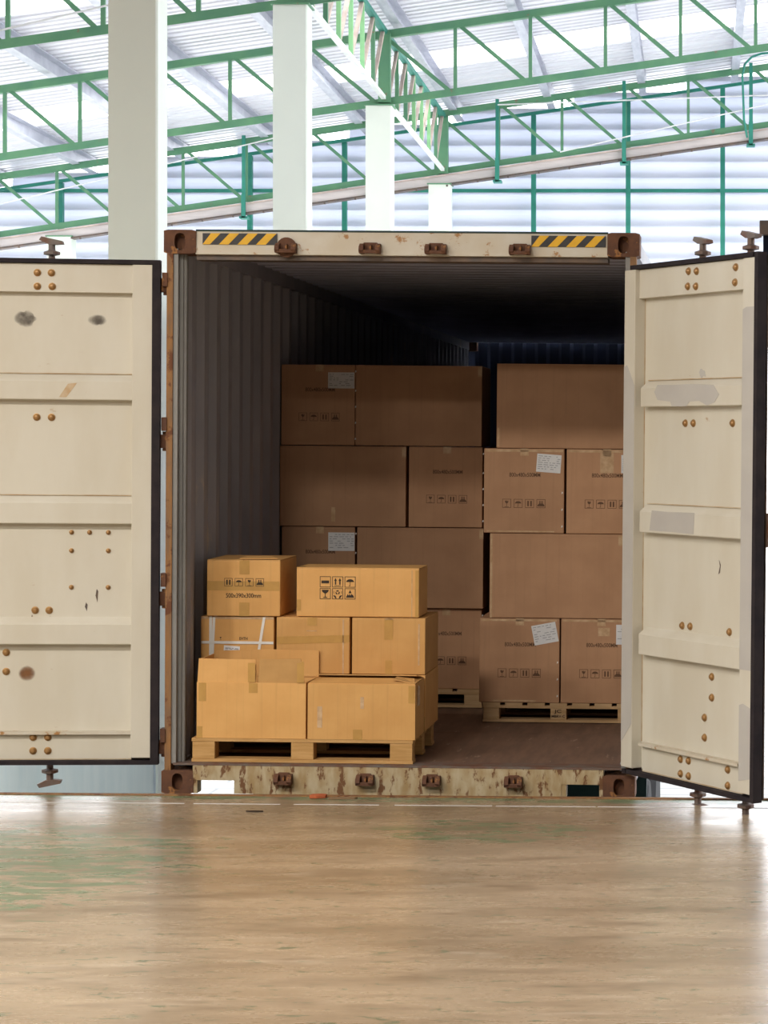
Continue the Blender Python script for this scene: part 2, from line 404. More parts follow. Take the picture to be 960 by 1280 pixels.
while xb < 9:
    m = MB(); m.box(xb-.03,xb+.03,-.09,-.055,tz(xb)-.22,tz(xb)+.12); m.box(xb-.06,xb+.06,-.09,.1,tz(xb)-.225,tz(xb)-.195); m.build('hanger', M_['teal'], ct)
    m = MB(); m.box(xb-.025,xb+.025,-.07,-.03,tz(xb)+.1,tz(xb)+.97); m.build('hanger_rod', M_['teal'], ct); xb += 1.824
xb = -12
while xb < 4:
    m = MB(); m.box(xb-.012,xb+.012,-.06,-.03,tz(xb)-.185,tz(xb)-.155); m.build('clip', M_['dark_steel'], ct); xb += .44

def wire(p, q, label, r=.010):
    a, b = at(*p), at(*q); o = MB().tube(a, b, r, 5).build('cable', M_['wire']); tag(o, label, 'cable')
wire((622,131,31.9),(960,119,31.9),'thin white cable crossing level in front of the farthest truss right half')
wire((700,190,31.8),(1000,121,31.8),'thin slack cable rising to the right edge above the container')
wire((0,255,31.8),(345,172,31.8),'thin pale cable slanting past the nearest column at left')
wire((0,38,20.0),(142,5,20.0),'thin pale cable in the top left corner')

pts = [at(x, y, 31.7) for x, y in ((934,172),(930,150),(929,120),(928,95),(931,80),(940,71),(952,67),(975,65))]
m = MB()
for p_, q_ in zip(pts, pts[1:]): m.tube(p_, q_, .016, 8)
tag(m.build('conduit', M_['teal']), 'bent thin green conduit by the farthest truss at the right edge', 'pipe')

# ------------------------------------------------------------------ the shipping container
D = 11.5
dv = Vector(((930-PX)/F, 1, (PY-555)/F)).normalized()
du = Vector((1, -.0199, -.0095)); du = (du - dv*du.dot(dv)).normalized(); dw_ = du.cross(dv)
o0 = at(201.5, 992, D)
CM = Matrix(((du.x,dv.x,dw_.x,o0.x),(du.y,dv.y,dw_.y,o0.y),(du.z,dv.z,dw_.z,o0.z),(0,0,0,1)))
CI = CM.inverted()
def loc(x, y, v):                                         # a photo point on the container's cross plane v: its (u, w)
    o_ = CI @ Vector((0,0,CH)); q = CI @ at(x, y, 10.0); d_ = q - o_; s = (v - o_.y)/d_.y; r_ = o_ + d_*s; return r_.x, r_.z
W, H, LEN, FW = 2.438, 2.896, 12.19, .155                  # FW: height of the container floor
CT = empty('shipping_container', CM); tag(CT, 'open cream shipping container with rusty corners and two swung doors', 'shipping container')

def casting(u, w_, flip=1, v=0):
    a, h, dp, n = .165, .122, .17, 32
    outer, inner = [], []
    for i in range(n):
        t_ = 2*math.pi*i/n; c_, s_ = math.cos(t_), math.sin(t_); k_ = 1/max(abs(c_)/(a/2), abs(s_)/(h/2))
        outer.append((c_*k_, s_*k_)); cx = .028; sy = .044
        inner.append((math.copysign(abs(c_)**.8, c_)*cx, math.copysign(abs(s_)**.7, s_)*sy))
    vs_ = [(p,0,q) for p,q in outer] + [(p,0,q) for p,q in inner] + [(p,.05,q) for p,q in inner] + [(p,dp,q) for p,q in outer]
    fs = []
    for i in range(n):
        j = (i+1)%n
        fs += [(i,j,n+j,n+i),(n+i,n+j,2*n+j,2*n+i),(i,3*n+i,3*n+j,j)]
    fs += [tuple(range(2*n,3*n)), tuple(range(3*n,4*n))]
    o = MB().add(vs_, fs).build('corner_casting', M_['rust'], CT, T((u+a/2, v, w_+h/2)) @ (Matrix.Identity(4) if v == 0 else RZ(math.pi)))
for u in (0, W-.165):
    for w_ in (0, H-.122):
        casting(u, w_); casting(u, w_, v=LEN)
# header with hazard stripes and keepers
hd = MB(); hd.prism([(.005,2.772),(.012,2.89),(.05,2.896),(.16,2.89),(.16,2.80),(.10,2.765)], .162, W-.162, 'x')
hdr = hd.build('door_header', M_['cream_rust'], CT)
MB().box(.162, W-.162, .03, .15, 2.745, 2.772).build('header_lip', M_['dark_steel'], hdr)
MB().box(.162, W-.162, .01, .03, 2.889, 2.899).build('rain_gutter', M_['chassis'], hdr)
def stripes(x0, x1, n, fade):
    u0, _ = loc(x0, 306, 0); u1, _ = loc(x1, 306, 0); wa, wb_ = 2.822, 2.879
    MB().box(u0, u1, .0035, .010, wa, wb_).build('hazard_sticker', M_['black'], hdr)
    st = (u1-u0)/n; sl = .055
    for i in range(n+1):
        a, b = u0 + i*st - .012, u0 + i*st + st*.52 - .012
        P = [(max(u0,min(u1,p)),q) for p,q in ((a,wa),(b,wa),(b+sl,wb_),(a+sl,wb_))]
        if i == n or P[1][0]-P[0][0] < .004: continue
        if i == n-1 and fade: continue
        MB().prism(P, .0022, .0036, 'y').build('yellow_stripe', M_['yellow'], hdr)
stripes(253, 346, 4, False); stripes(664, 757, 4, False)
def keeper(u, w_, v, parent, big=False, s=1.0):
    m = MB(); q = .042*s
    if big: m.tube((0,.002,.004),(0,-.014,.004),.052,18)
    m.prism([(-q,-.022),(q,-.022),(q,.022),(q*.8,.032),(-q*.8,.032),(-q,.022)], -.012, .004, 'y')
    for sg in (-1,1):
        m.prism([(.0,-.026),(-.045,-.026),(-.058,-.010),(-.050,.010),(-.020,.026),(0,.026)], sg*q-.012, sg*q+.012, 'x')
    m.box(-q,q,-.05,-.03,-.026,-.008); m.box(-.008,.008,-.04,0,-.02,.02)
    m.build('cam_keeper', M_['rust'], parent, T((u, v, w_)), bevel=.003)
for i, x in enumerate((358, 463, 545, 650)): keeper(loc(x,316,0)[0], 2.805, .008, hdr, i == 0)
# sill with fork pockets
sl = MB(); sl.box(.162, W-.162, .0, .09, .072, FW-.004); sl.box(.40, 2.06, .0, .09, .004, .072)
for a, b in ((.162,.185),(.375,.40),(2.06,2.085),(2.255,2.276)): sl.box(a, b, .004, .09, .004, .072)
slo = sl.build('door_sill', M_['sill'], CT)
MB().box(.06, W-.06, -.002, .14, FW-.006, FW+.004).build('threshold_plate', M_['cam_steel'], slo)
for x in (355, 457, 540, 642): keeper(loc(x,971,0)[0], .085, 0, slo, s=.8)
# posts and jambs
for sgn, u in ((1, .0), (-1, W)):
    MB().box(*sorted((u+sgn*.016, u+sgn*.048)), .0, .08, .122, H-.122).build('corner_post', M_['rust_orange'], CT)
    j = MB(); j.box(*sorted((u+sgn*.048, u+sgn*.072)), .01, .14, FW, 2.80); j.box(*sorted((u+sgn*.03, u+sgn*(.088 if sgn > 0 else .072))), .05, .16, FW, 2.80)
    if sgn > 0: j.tube((u+sgn*.094,.07,FW),(u+sgn*.094,.07,2.78),.012,8)
    j.build('door_jamb', M_['jamb'], CT)
    for z in (.30, 1.10, 1.90, 2.64): MB().box(*sorted((u-sgn*.006, u+sgn*.02)), -.01, .05, z-.035, z+.035).build('hinge_lug', M_['rust'], CT)
    # corrugated side wall
    pr = []; v = .16
    while v < LEN-.1:
        pr += [(v,.045),(v+.07,.045),(v+.105,.081),(v+.175,.081),(v+.21,.045)]; v += .278
    n = len(pr); vs_ = [(u+sgn*q, p, ww) for ww in (FW-.03, 2.80) for p,q in pr]
    MB().add(vs_, [(i,i+1,n+i+1,n+i) for i in range(n-1)]).build('side_wall', M_['wallpaint'], CT)
    MB().box(*sorted((u+sgn*.01,u+sgn*.088)), .12, LEN, 2.785, 2.872).build('top_rail', M_['wallpaint'], CT)
    MB().box(*sorted((u+sgn*.01,u+sgn*.085)), .14, LEN, .04, FW+.01).build('bottom_rail', M_['wallpaint'], CT)
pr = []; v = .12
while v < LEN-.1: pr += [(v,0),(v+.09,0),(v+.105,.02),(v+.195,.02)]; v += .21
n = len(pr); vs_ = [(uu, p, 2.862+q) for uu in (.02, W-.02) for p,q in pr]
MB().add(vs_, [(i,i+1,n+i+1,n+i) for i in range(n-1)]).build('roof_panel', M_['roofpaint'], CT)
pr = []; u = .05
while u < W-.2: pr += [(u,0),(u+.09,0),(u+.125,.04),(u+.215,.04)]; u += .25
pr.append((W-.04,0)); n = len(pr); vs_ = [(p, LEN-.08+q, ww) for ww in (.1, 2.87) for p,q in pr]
MB().add(vs_, [(i,i+1,n+i+1,n+i) for i in range(n-1)]).build('end_wall', M_['end_shade'], CT)
v = .14
while v < LEN-.1:
    MB().box(.07, W-.07, v+.002, min(v+1.218, LEN-.09), FW-.03, FW).build('floor_panel', M_['ply'], CT); v += 1.22

# doors ---------------------------------------------------------------------
LW, LH = 1.150, 2.585
def ellipse_patch(cx, cz, rx, rz, y, n=18, jag=.12, rot=0):
    m = MB(); P = []
    for i in range(n):
        a = 2*math.pi*i/n; k_ = 1 + random.uniform(-jag,jag)
        p, q = math.cos(a)*rx*k_, math.sin(a)*rz*k_; P.append((cx+p*math.cos(rot)-q*math.sin(rot), cz+p*math.sin(rot)+q*math.cos(rot)))
    return m.prism(P, y, y+.0012, 'y')
def bolt_mesh(r):
    return MB().lathe([(r*1.25,0),(r*1.25,.003),(r,.004),(r*.95,.009),(r*.6,.014),(.001,.0155)], 12, RX(R(90))).mesh('bolt')
BIG, SMALL = bolt_mesh(.0155), bolt_mesh(.010)
for q in (BIG, SMALL): q.materials.append(M_['bolt'])
def cam_head(m, x, y, z, up=1):
    m.lathe([(.016,0),(.016,.02*up),(.042,.026*up),(.042,.040*up),(.018,.048*up),(.018,.085*up)], 10, T((x,y,z)))
    m.prism([(x-.062,z+.100*up),(x-.050,z+.118*up),(x+.055,z+.096*up),(x+.060,z+.080*up),(x+.020,z+.076*up),(x-.020,z+.080*up)], y-.02, y+.02, 'y')
def door(name_label, sgn, Mx, bolts, small, hinge_gasket=True):
    """sgn +1: leaf runs to +x from its hinge edge; inner face looks to -y"""
    S = lambda a: sgn*a
    def bx(m, a0, a1, y0, y1, z0, z1): m.box(min(S(a0),S(a1)), max(S(a0),S(a1)), y0, y1, z0, z1)
    m = MB(); bx(m, .10, LW-.10, .050, .056, .03, LH-.03)
    dr = m.build('door', M_['cream'], CT, Mx); dr['label'] = name_label
    for a0, a1 in ((.040 if hinge_gasket else .0,.140 if hinge_gasket else .100),(LW-.128,LW-.028)):
        m = MB(); bx(m, a0, a1, 0 if (hinge_gasket or a0) else -.012, .055, .035, LH-.024); m.build('stile', M_['cream'], dr, bevel=.003)
    m = MB(); bx(m, .10, LW-.14, .012, .055, LH-.170, LH-.024); m.build('top_rail', M_['cream'], dr, bevel=.003)
    m = MB(); bx(m, .14, LW-.14, .030, .055, .022, .150); m.build('bottom_rail', M_['cream'], dr)
    m = MB(); bx(m, .14, LW-.14, .002, .05, .155, .170); m.build('bottom_ledge', M_['cream_rust'], dr)
    for z0, z1 in ((1.868,1.996),(1.235,1.374),(.617,.753)):
        m = MB(); a0, a1 = sorted((S(.135), S(LW-.135)))
        m.prism([(.052,z0-.002),(.006,z0),(.004,z0+.004),(.004,z1-.035),(.010,z1-.028),(.052,z1+.004)], a0, a1, 'x'); m.build('rib', M_['cream'], dr)
    for a in (.1405 if hinge_gasket else .1005, LW-.1310):
        m = MB(); bx(m, a, a+.0028, .046, .051, .17, LH-.17); m.build('rust_seam', M_['seam'], dr)
    for z in (.024, 1.378, 2.000):
        m = MB(); bx(m, .14, LW-.13, .028 if z < .1 else .044, .051, z, z+.004); m.build('rust_seam', M_['seam'], dr)
    m = MB()                                              # gasket ring, with an inner lip
    for a0,a1,z0,z1 in ((0,.040,0,LH) if hinge_gasket else (.0,.03,0,.02),(LW-.028,LW,0,LH),(.04,LW-.028,0,.022),(.04,LW-.04,LH-.022,LH)): bx(m, a0,a1,-.006,.045,z0,z1)
    m.build('gasket', M_['rubber'], dr)
    m = MB(); bx(m, .012, LW-.006, .056, .062, .012, LH-.012); m.build('outer_skin', M_['dark_steel'], dr)
    for a in (.56, .965):
        m = MB(); m.tube((S(a),.085,-.045),(S(a),.085,LH+.03),.017,10); cam_head(m, S(a), .085, LH+.0, 1); cam_head(m, S(a), .085, -.01, -1)
        m.build('locking_rod', M_['cam_steel'], dr)
    m = MB(); bx(m, LW-.10, LW+.004, .062, .10, 1.20, 1.36); m.build('lock_bracket', M_['cam_steel'], dr)
    for z in (.085, .85, 1.66, 2.46):
        m = MB(); bx(m, -.03, .05, .03, .07, z-.035, z+.035); m.tube((S(-.022),.05,z-.05),(S(-.022),.05,z+.05),.014,10); m.build('hinge', M_['rust'], dr)
    for k in range(8):
        m = MB(); a = .18 + k*.115; m.tube((S(a),.026,LH-.040),(S(a),.026,LH-.034-.018),.010,8); m.build('gasket_screw', M_['bolt'], dr)
    yof = lambda z: .012 if z > LH-.170 else (.030 if z < .15 else .050)
    for a, z in bolts: obj('bolt', BIG, None, dr, T((S(a), yof(z), z)))
    for a, z in small: obj('bolt', SMALL, None, dr, T((S(a), yof(z), z)))
    return dr
lz = lambda y: (955-y)/244.7; la = lambda x: (204-x)/243.0
Lb = [(la(x),lz(y)) for x,y in ((54,340),(71,340),(54,357),(72,357),(52,520),(70,520),(51,762),(68,762),(16,815),(16,839),(2,863),(2,887),(50,921),(68,921),(50,938),(68,938),(-45,340),(-45,357),(-45,520),(-45,762),(-45,938))]
Ls = [(la(x),lz(y)) for x,y in ((95,664),(117,664),(140,664),(95,687),(140,687),(95,733),(140,733))]
yawc = math.atan2(.0199, 1)
doorL = door('cream left door leaf swung fully open, seen from inside', -1, T((-.012, -.02, .152)) @ RZ(R(5.0)+yawc), Lb, Ls)
for x, y, rx, rz in ((38,397,.058,.044),(126,397,.048,.034)):
    ellipse_patch(-la(x), lz(y), rx, rz, .0487, jag=.3).build('smudge', M_['smudge'], doorL)
ellipse_patch(-la(40), lz(842), .05, .048, .0487, jag=.2).build('rust_stain', M_['stain'], doorL)
MB().prism([(-la(81),lz(495)),(-la(90),lz(495)),(-la(103),lz(477)),(-la(92),lz(478))], .0028, .0042, 'y').build('rust_stain', M_['tan_mark'], doorL)
for x,y0,y1 in ((113,752,763),(47,766,781),(69,766,795),(126,735,752)):
    MB().prism([(-la(x),lz(y0)),(-la(x)-.006,lz((y0+y1)/2)),(-la(x)+.004,lz(y1)),(-la(x)+.008,lz(y0+3))], .0487, .0497, 'y').build('scratch', M_['dark_steel'] if x in (113,126) else M_['stain'], doorL)

# right leaf: swung out towards the viewer
RM = T((2.375, -.02, .140)) @ RZ(R(-55.7)+yawc)
RWM = CM @ RM; RWI = RWM.inverted()
def rl(x, y, yy=.05):                                      # a photo point on the right leaf's plane: (a, z)
    o_ = RWI @ Vector((0,0,CH)); q = RWI @ at(x, y, 10.0); d_ = q-o_; s = (yy-o_.y)/d_.y; r_ = o_ + d_*s; return r_.x, r_.z
Rb = [rl(x,y,yy) for x,y,yy in ((861,339,.012),(871,339,.012),(860,358,.012),(870,358,.012),(920,334,.012),(919,353,.012),(857,529,.05),(867,529,.05),(916,529,.05),(853,782,.05),(863,783,.05),(912,790,.05),(890,846,.05),(890,872,.05),(881,897,.05),(881,922,.05),(851,949,.03),(861,951,.03),(851,967,.03),(861,970,.03),(910,962,.03),(910,982,.03))]
doorR = door('cream right door leaf with grey primer patches, swung towards the viewer', 1, RM, Rb, [], False)
def patch(pts, yy):
    P = [rl(x,y,yy) for x,y in pts]; MB().prism(P, yy-.0016, yy-.0003, 'y').build('primer_patch', M_['patch'], doorR)
patch([(818,490),(822,481),(840,481),(864,480),(892,481),(899,493),(893,503),(884,507),(874,501),(862,502),(858,508),(840,508),(838,502),(822,500)], .004)
patch([(815,638),(835,640),(868,641),(867,668),(840,665),(812,663)], .004)
a_, z_ = .044, .0
def stp(a0, a1, z0, z1, bumpy=0):
    P = [(a0,z0),(a1,z0+bumpy),(a1,z1-bumpy),(a0+.3*(a1-a0),z1),(a0,z1-.01)]
    MB().prism(P, *((-.0136,-.0123) if a0 < .01 else (-.0016,-.0003)), 'y').build('primer_patch', M_['patch'], doorR)
stp(.002,.098,.16,2.08,.10); stp(LW-.126,LW-.030,.62,2.33); stp(LW-.126,LW-.030,.09,.46,.02)
m_ = ellipse_patch(*rl(878,467), .03, .02, .0487, jag=.3); m_.build('primer_patch', M_['patch'], doorR)
P = [rl(x,y) for x,y in ((899,700),(901,706),(900,716),(898,718),(900,708))]
MB().prism(P, .0487, .0497, 'y').build('scratch', M_['dark_steel'], doorR)

# ------------------------------------------------------------------ things outside: curtain, barrier, trailer
a = at(954, 300, 12.6)
dc = empty('dock_curtain', T((a.x, 12.6, 0))); tag(dc, 'dark navy hanging curtain at the right edge beside the swung door', 'curtain')
m = MB(); P = []
for i in range(9):
    x = i*.03; P.append((x, .03*math.sin(i*1.3)))
P += [(x, y_+.012) for x, y_ in reversed(P)]
m.prism(P, 2.35, 3.02, 'z').build('cloth', M_['navy'], dc)
MB().box(-.02,.30,-.03,.05,2.98,3.06).build('top_bar', M_['dark_steel'], dc)
m = MB(); m.box(.25,.29,.0,.04,-1.2,3.0); m.build('pole', M_['dark_steel'], dc)
bp = empty('low_barrier', T((at(193,0,13.2).x, 13.2, -1.2))); tag(bp, 'pale blue low barrier panel seen under the left container door', 'barrier')
MB().box(-3.5, 0, -.03, .03, 0, 1.35).build('panel', M_['blue_panel'], bp)
MB().box(-3.5, 0, -.05, .05, 1.35, 1.40).build('top_cap', M_['blue_panel'], bp)

tr_ = empty('trailer_chassis', CM @ T((W/2, 0, 0))); tag(tr_, 'dark green trailer chassis and tyres glimpsed under the container', 'trailer')
for u in (-.48, .48): MB().box(u-.07,u+.07,.45,11.8,-.22,-.012).build('rail', M_['chassis'], tr_)
for v in (1.2, 3.2, 5.6, 8.0, 10.5): MB().box(-1.1,1.1,v-.06,v+.06,-.16,-.03).build('cross_member', M_['chassis'], tr_)
for v in (2.3, 3.7):
    MB().tube((-1.1,v,-.70),(1.1,v,-.70),.07,10).build('axle', M_['chassis'], tr_)
    for u in (-1.07,-.74,.74,1.07):
        m = MB(); m.lathe([(.22,-.13),(.44,-.13),(.49,-.09),(.49,.09),(.44,.13),(.22,.13)], 28, T((u,v,-.70)) @ RY(R(90))); m.build('tyre', M_['tyre'], tr_)
for u in (.88,): MB().box(u-.28,u+.33,1.62,1.66,-1.0,-.02).build('mud_flap', M_['chassis'], tr_)

# ------------------------------------------------------------------ pallets
def pallet(wd, dp, u, v, label, mat, ht=.12, across=False, blocks=3, group='pallets in the container', stamp=None, blk=.12, inner=None, yaw=0):
    o = empty('pallet', CM @ T((u, v, FW+.005)) @ RZ(yaw)); tag(o, label, 'pallet', group)
    bt = .016; n = 7; bw = (wd - .03*(n-1))/n
    for yy in (0, dp/2-.05, dp-.1):
        MB().box(0, wd, yy, yy+.1, 0, bt).build('bottom_board', mat, o)
        if not across: MB().box(0, wd, yy, yy+.1, ht-2*bt, ht-bt).build('stringer_board', mat, o)
        for xx in (0, (wd-blk)/2, wd-blk):
            MB().box(xx+.003, xx+blk-.003, yy+.003, yy+.097, bt, ht-bt if across else ht-2*bt).build('block', mat, o, bevel=.003)
    if across:
        for i in range(6):
            yy = i*(dp-.1)/5; MB().box(0, wd, yy, yy+.1, ht-bt, ht).build('deck_board', mat, o)
        return o
    for i in range(n):
        xx = i*(bw+.03); MB().box(xx, xx+bw, .0, dp, ht-bt, ht).build('deck_board', mat, o)
    return o
# ------------------------------------------------------------------ print: icons and lettering
def ring(m, x0, x1, z0, z1, t_, y=0):
    for a,b,c,d in ((x0,x1,z0,z0+t_),(x0,x1,z1-t_,z1),(x0,x0+t_,z0+t_,z1-t_),(x1-t_,x1,z0+t_,z1-t_)): poly(m, [(a,c),(b,c),(b,d),(a,d)], y)
def poly(m, P, y=0): m.add([(p,y,q) for p,q in P], [tuple(range(len(P)))])
def arc(cx, cz, rx, rz, a0, a1, n=10): return [(cx+rx*math.cos(R(a0+(a1-a0)*i/n)), cz+rz*math.sin(R(a0+(a1-a0)*i/n))) for i in range(n+1)]
def icon_mesh(kind, frame=True):
    m = MB()
    if frame: ring(m, 0, 1, 0, 1, .05)
    if kind == 'up':
        for cx in (.30,.70):
            poly(m, [(cx-.06,.25),(cx+.06,.25),(cx+.06,.62),(cx-.06,.62)]); poly(m, [(cx-.13,.60),(cx+.13,.60),(cx,.86)])
        poly(m, [(.2,.13),(.8,.13),(.8,.18),(.2,.18)])
    if kind == 'bars':
        for cx in (.33,.67): poly(m, [(cx-.09,.18),(cx+.09,.18),(cx+.09,.80),(cx-.09,.80)])
    if kind == 'umbrella':
        poly(m, arc(.5,.50,.36,.26,0,180)); poly(m, [(.475,.15),(.525,.15),(.525,.5),(.475,.5)]); poly(m, [(.38,.13),(.525,.13),(.525,.18),(.38,.18)])
    if kind == 'glass':
        poly(m, [(.18,.86),(.84,.86),(.76,.66),(.58,.52),(.42,.52),(.24,.66)]); poly(m, [(.465,.2),(.535,.2),(.535,.55),(.465,.55)]); poly(m, [(.28,.12),(.72,.12),(.64,.2),(.36,.2)])
    if kind == 'cup':
        poly(m, arc(.5,.78,.20,.30,180,360)+[(.62,.80),(.55,.72),(.50,.82)]); poly(m, [(.475,.14),(.525,.14),(.525,.52),(.475,.52)]); poly(m, [(.25,.08),(.75,.08),(.75,.13),(.25,.13)])
    if kind == 'stack':
        poly(m, [(.1,.18),(.9,.18),(.9,.32),(.72,.50),(.28,.50),(.1,.32)])
        for cx in (.38,.62): poly(m, [(cx-.06,.48),(cx+.06,.48),(cx+.06,.80),(cx-.06,.80)])
    if kind == 'bar': poly(m, [(.15,.36),(.85,.36),(.85,.62),(.15,.62)])
    if kind == 'peak':
        poly(m, [(.36,.56),(.64,.56),(.5,.86)]); poly(m, [(.12,.15),(.88,.15),(.80,.36),(.62,.50),(.54,.34),(.46,.50),(.38,.34),(.28,.48)])
    if kind == 'hands':
        for a0 in (95,215,335): poly(m, arc(.5,.62,.20,.20,a0-45,a0+45,6)+arc(.5,.62,.09,.09,a0+45,a0-45,6))
        for s_ in (-1,1):
            poly(m, [(.5+s_*.10,.08),(.5+s_*.22,.08),(.5+s_*.40,.34),(.5+s_*.36,.38),(.5+s_*.18,.30)]); poly(m, [(.5+s_*.34,.52),(.5+s_*.38,.52),(.5+s_*.38,.74),(.5+s_*.34,.74)])
    return m.mesh('handling_icon')
ICON = {}
def icon(kind, x, z, s, mat, parent, y, frame=True):
    k_ = (kind, mat, frame)
    if k_ not in ICON: ICON[k_] = icon_mesh(kind, frame); ICON[k_].materials.append(M_[mat])
    return obj('handling_icon', ICON[k_], None, parent, T((x, y, z)) @ Matrix.Scale(s, 4))
TXT = {}
def text(s, x, z, size, width, mat, parent, y):
    k_ = (s, mat)
    if k_ not in TXT:
        cu = bpy.data.curves.new('lettering', 'FONT'); cu.body = s; cu.size = 1; cu.align_x = 'LEFT'; cu.offset = .012
        ob = bpy.data.objects.new('lettering_tmp', cu); COL.objects.link(ob)
        bpy.context.view_layer.update(); dg = bpy.context.evaluated_depsgraph_get()
        me = bpy.data.meshes.new_from_object(ob.evaluated_get(dg)); bpy.data.objects.remove(ob)
        me.materials.clear(); me.materials.append(M_[mat]); me.name = 'printed_text'
        xs = [v_.co.x for v_ in me.vertices]; TXT[k_] = (me, max(xs))
    me, wx = TXT[k_]
    return obj('printed_text', me, None, parent, T((x, y, z)) @ RX(R(90)) @ Matrix.Diagonal((width/wx, size, 1, 1)))

# ------------------------------------------------------------------ cartons
def carton(wd, dp, ht, u, v, w_, mat, label, group, yaw=0, lidmat=None):
    """origin at the front bottom left corner; front looks to -y"""
    m = MB().box(0, wd, 0, dp, 0, ht-.006); 
    o = m.build('cardboard_box', M_[mat], None, CM @ T((u, v, w_)) @ RZ(yaw), bevel=.005); tag(o, label, 'box', group)
    lm = M_[mat]
    lx = wd >= dp
    if lx:
        MB().box(.001, wd-.001, .001, dp/2-.002, ht-.0065, ht-.001).build('top_flap', lm, o); MB().box(.001, wd-.001, dp/2+.002, dp-.001, ht-.0065, ht-.001).build('top_flap', lm, o)
    else:
        MB().box(.001, wd/2-.002, .001, dp-.001, ht-.0065, ht-.001).build('top_flap', lm, o); MB().box(wd/2+.002, wd-.001, .001, dp-.001, ht-.0065, ht-.001).build('top_flap', lm, o)
    return o
def tape(o, x0, x1, z0, z1, mat='tape', y=0, name='tape', skew=0):
    P = [(x0,z0),(x1,z0+skew),(x1,z1+skew),(x0,z1)]
    return MB().prism(P, y-.0012, y-.0002, 'y').build(name, M_[mat], o)
def label_sheet(o, cx, cz, wd, ht, rot):
    l = MB().box(-wd/2, wd/2, -.0016, -.0004, -ht/2, ht/2).build('shipping_label', M_['paper'], o, T((cx,0,cz)) @ RY(rot))
    m = MB()
    for i in range(7):
        z = ht/2 - .015 - i*(ht-.02)/7
        x = -wd/2+.008
        while x < wd/2-.02:
            L = random.uniform(.008,.03); 
            if random.random() < .7: m.add([(x,-.0018,z),(min(x+L,wd/2-.006),-.0018,z),(min(x+L,wd/2-.006),-.0018,z+.004),(x,-.0018,z+.004)], [(0,1,2,3)])
            x += L+.008
    tag(m.build('print_lines', M_['grey_ink'], l), kind='stuff')
    return l
G2 = 'large shipping cartons stacked deep in the container'
def bigbox(kind, u, v, w_, label, lab=None, sz=1.0, seam=False, yaw=0, drop=0, staples=True, bits=()):
    """800 x 480 x 500 mm carton: 'short' shows its 480 end, 'long' its 800 side"""
    wd, dp = (.48, .80) if kind == 'short' else (.80, .48)
    if sz == 2: wd = .428
    elif sz != 1: wd = .463 if kind == 'short' else .793
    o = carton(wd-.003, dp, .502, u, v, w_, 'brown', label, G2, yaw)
    if kind == 'short':
        text('800x480x500MM', .150, .335, .034, .185, 'faint_ink', o, -.0009)
        for i, k_ in enumerate(('cup','umbrella','bars','stack')): icon(k_, .110+.068*i, .150, .052, 'faint_ink', o, -.0009)
        if staples and sz != 2:
            for z in (.04,.14,.24,.34,.46)[0 if staples is True else 0:3 if staples == 3 else 5]:
                MB().prism([(.462,z-.006),(.470,z-.002),(.469,z+.008),(.463,z+.006)], -.0025, 0, 'y').build('staple', M_['staple'], o)
        tape(o, .215,.265,.46,.502,'clear_tape')
    else:
        tape(o, .765,.790,.435,.495,'clear_tape')
    for b in bits: tape(o, *b, 'clear_tape')
    if lab: label_sheet(o, *lab)
    return o
VL, VR = 2.50, 1.84                                        # depth of the two stacks' fronts
PH = .115
wl = FW + PH + .006
uL = loc(350, 500, VL)[0]; 
pallet(1.27, .80, uL+.005, VL+.02, 'wooden pallet under the left carton stack, mostly hidden behind the front load', M_['wood2'], ht=PH, blk=.115)
uR = loc(604.5, 500, VR)[0]
pR = pallet(.90, .80, uR+.01, VR-.01, 'pale wooden pallet with a stamped middle block under the right carton stack', M_['wood2'], ht=PH, blk=.10)
text('JC', .90/2-.022, .058, .026, .040, 'ink', pR, -.0012); text('MBRV-C', .90/2-.042, .030, .022, .082, 'ink', pR, -.0012)
def ux(x, v): return loc(x, 600, v)[0]
bigbox('short', ux(351,VL), VL, wl+.506*3, 'dim carton at top left of the back stacks with a white label in its corner', lab=(.375,.405,.165,.10,0), sz=.97)
bigbox('long', ux(443.5,VL), VL+.01, wl+.506*3, 'long plain carton in the left stack top row, right of the labelled carton', sz=.97)
bigbox('long', ux(350,VL), VL-.01, wl+.506*2, 'long plain carton with crumpled tape low down, second row, against the left wall', bits=((.325,.350,.03,.12),), sz=.97)
bigbox('short', ux(511,VL), VL, wl+.506*2, 'dark printed carton with bright staples at the second row right end of left stack', sz=.97)
bigbox('short', ux(352.5,VL), VL, wl+.506, 'printed carton with white label just above the small strapped boxes', lab=(.375,.41,.165,.115,0), sz=.97)
bigbox('long', ux(447,VL), VL-.005, wl+.506, 'long plain carton in the left stack, third row, directly above the front load', sz=.97)
bigbox('long', ux(352,VL), VL, wl, 'long carton at the left stack bottom, almost wholly behind the front load', sz=.97)
bigbox('short', ux(510.5,VL), VL+.03, wl, 'printed carton at the left stack bottom, half hidden right of the front load', sz=.97)
bigbox('long', ux(620,VR), VR+.01, wl+.504*3, 'long plain carton alone on top of the right stack', yaw=R(.3), bits=((.005,.018,.01,.12),))
bigbox('short', ux(605,VR), VR, wl+.504*2, 'bright printed carton with white label, right stack second row left', lab=(.385,.415,.145,.108,R(4)), staples=3, bits=((.01,.47,.482,.496),(.02,.42,.006,.014)))
bigbox('short', ux(708,VR), VR+.005, wl+.504*2, 'printed carton in the right stack second row, cut off by the swung door', lab=(.375,.415,.10,.108,0), bits=((.01,.42,.482,.496),(.20,.28,.36,.48)), sz=2)
bigbox('long', ux(613,VR), VR-.005, wl+.504, 'long plain carton in the right stack third row', bits=((.004,.016,.0,.497),))
bigbox('short', ux(601,VR), VR-.01, wl, 'printed carton with tilted white label at the right stack bottom left', lab=(.39,.412,.145,.118,R(-11)), staples=3, bits=((.08,.34,.006,.016),(.01,.46,.484,.496)))
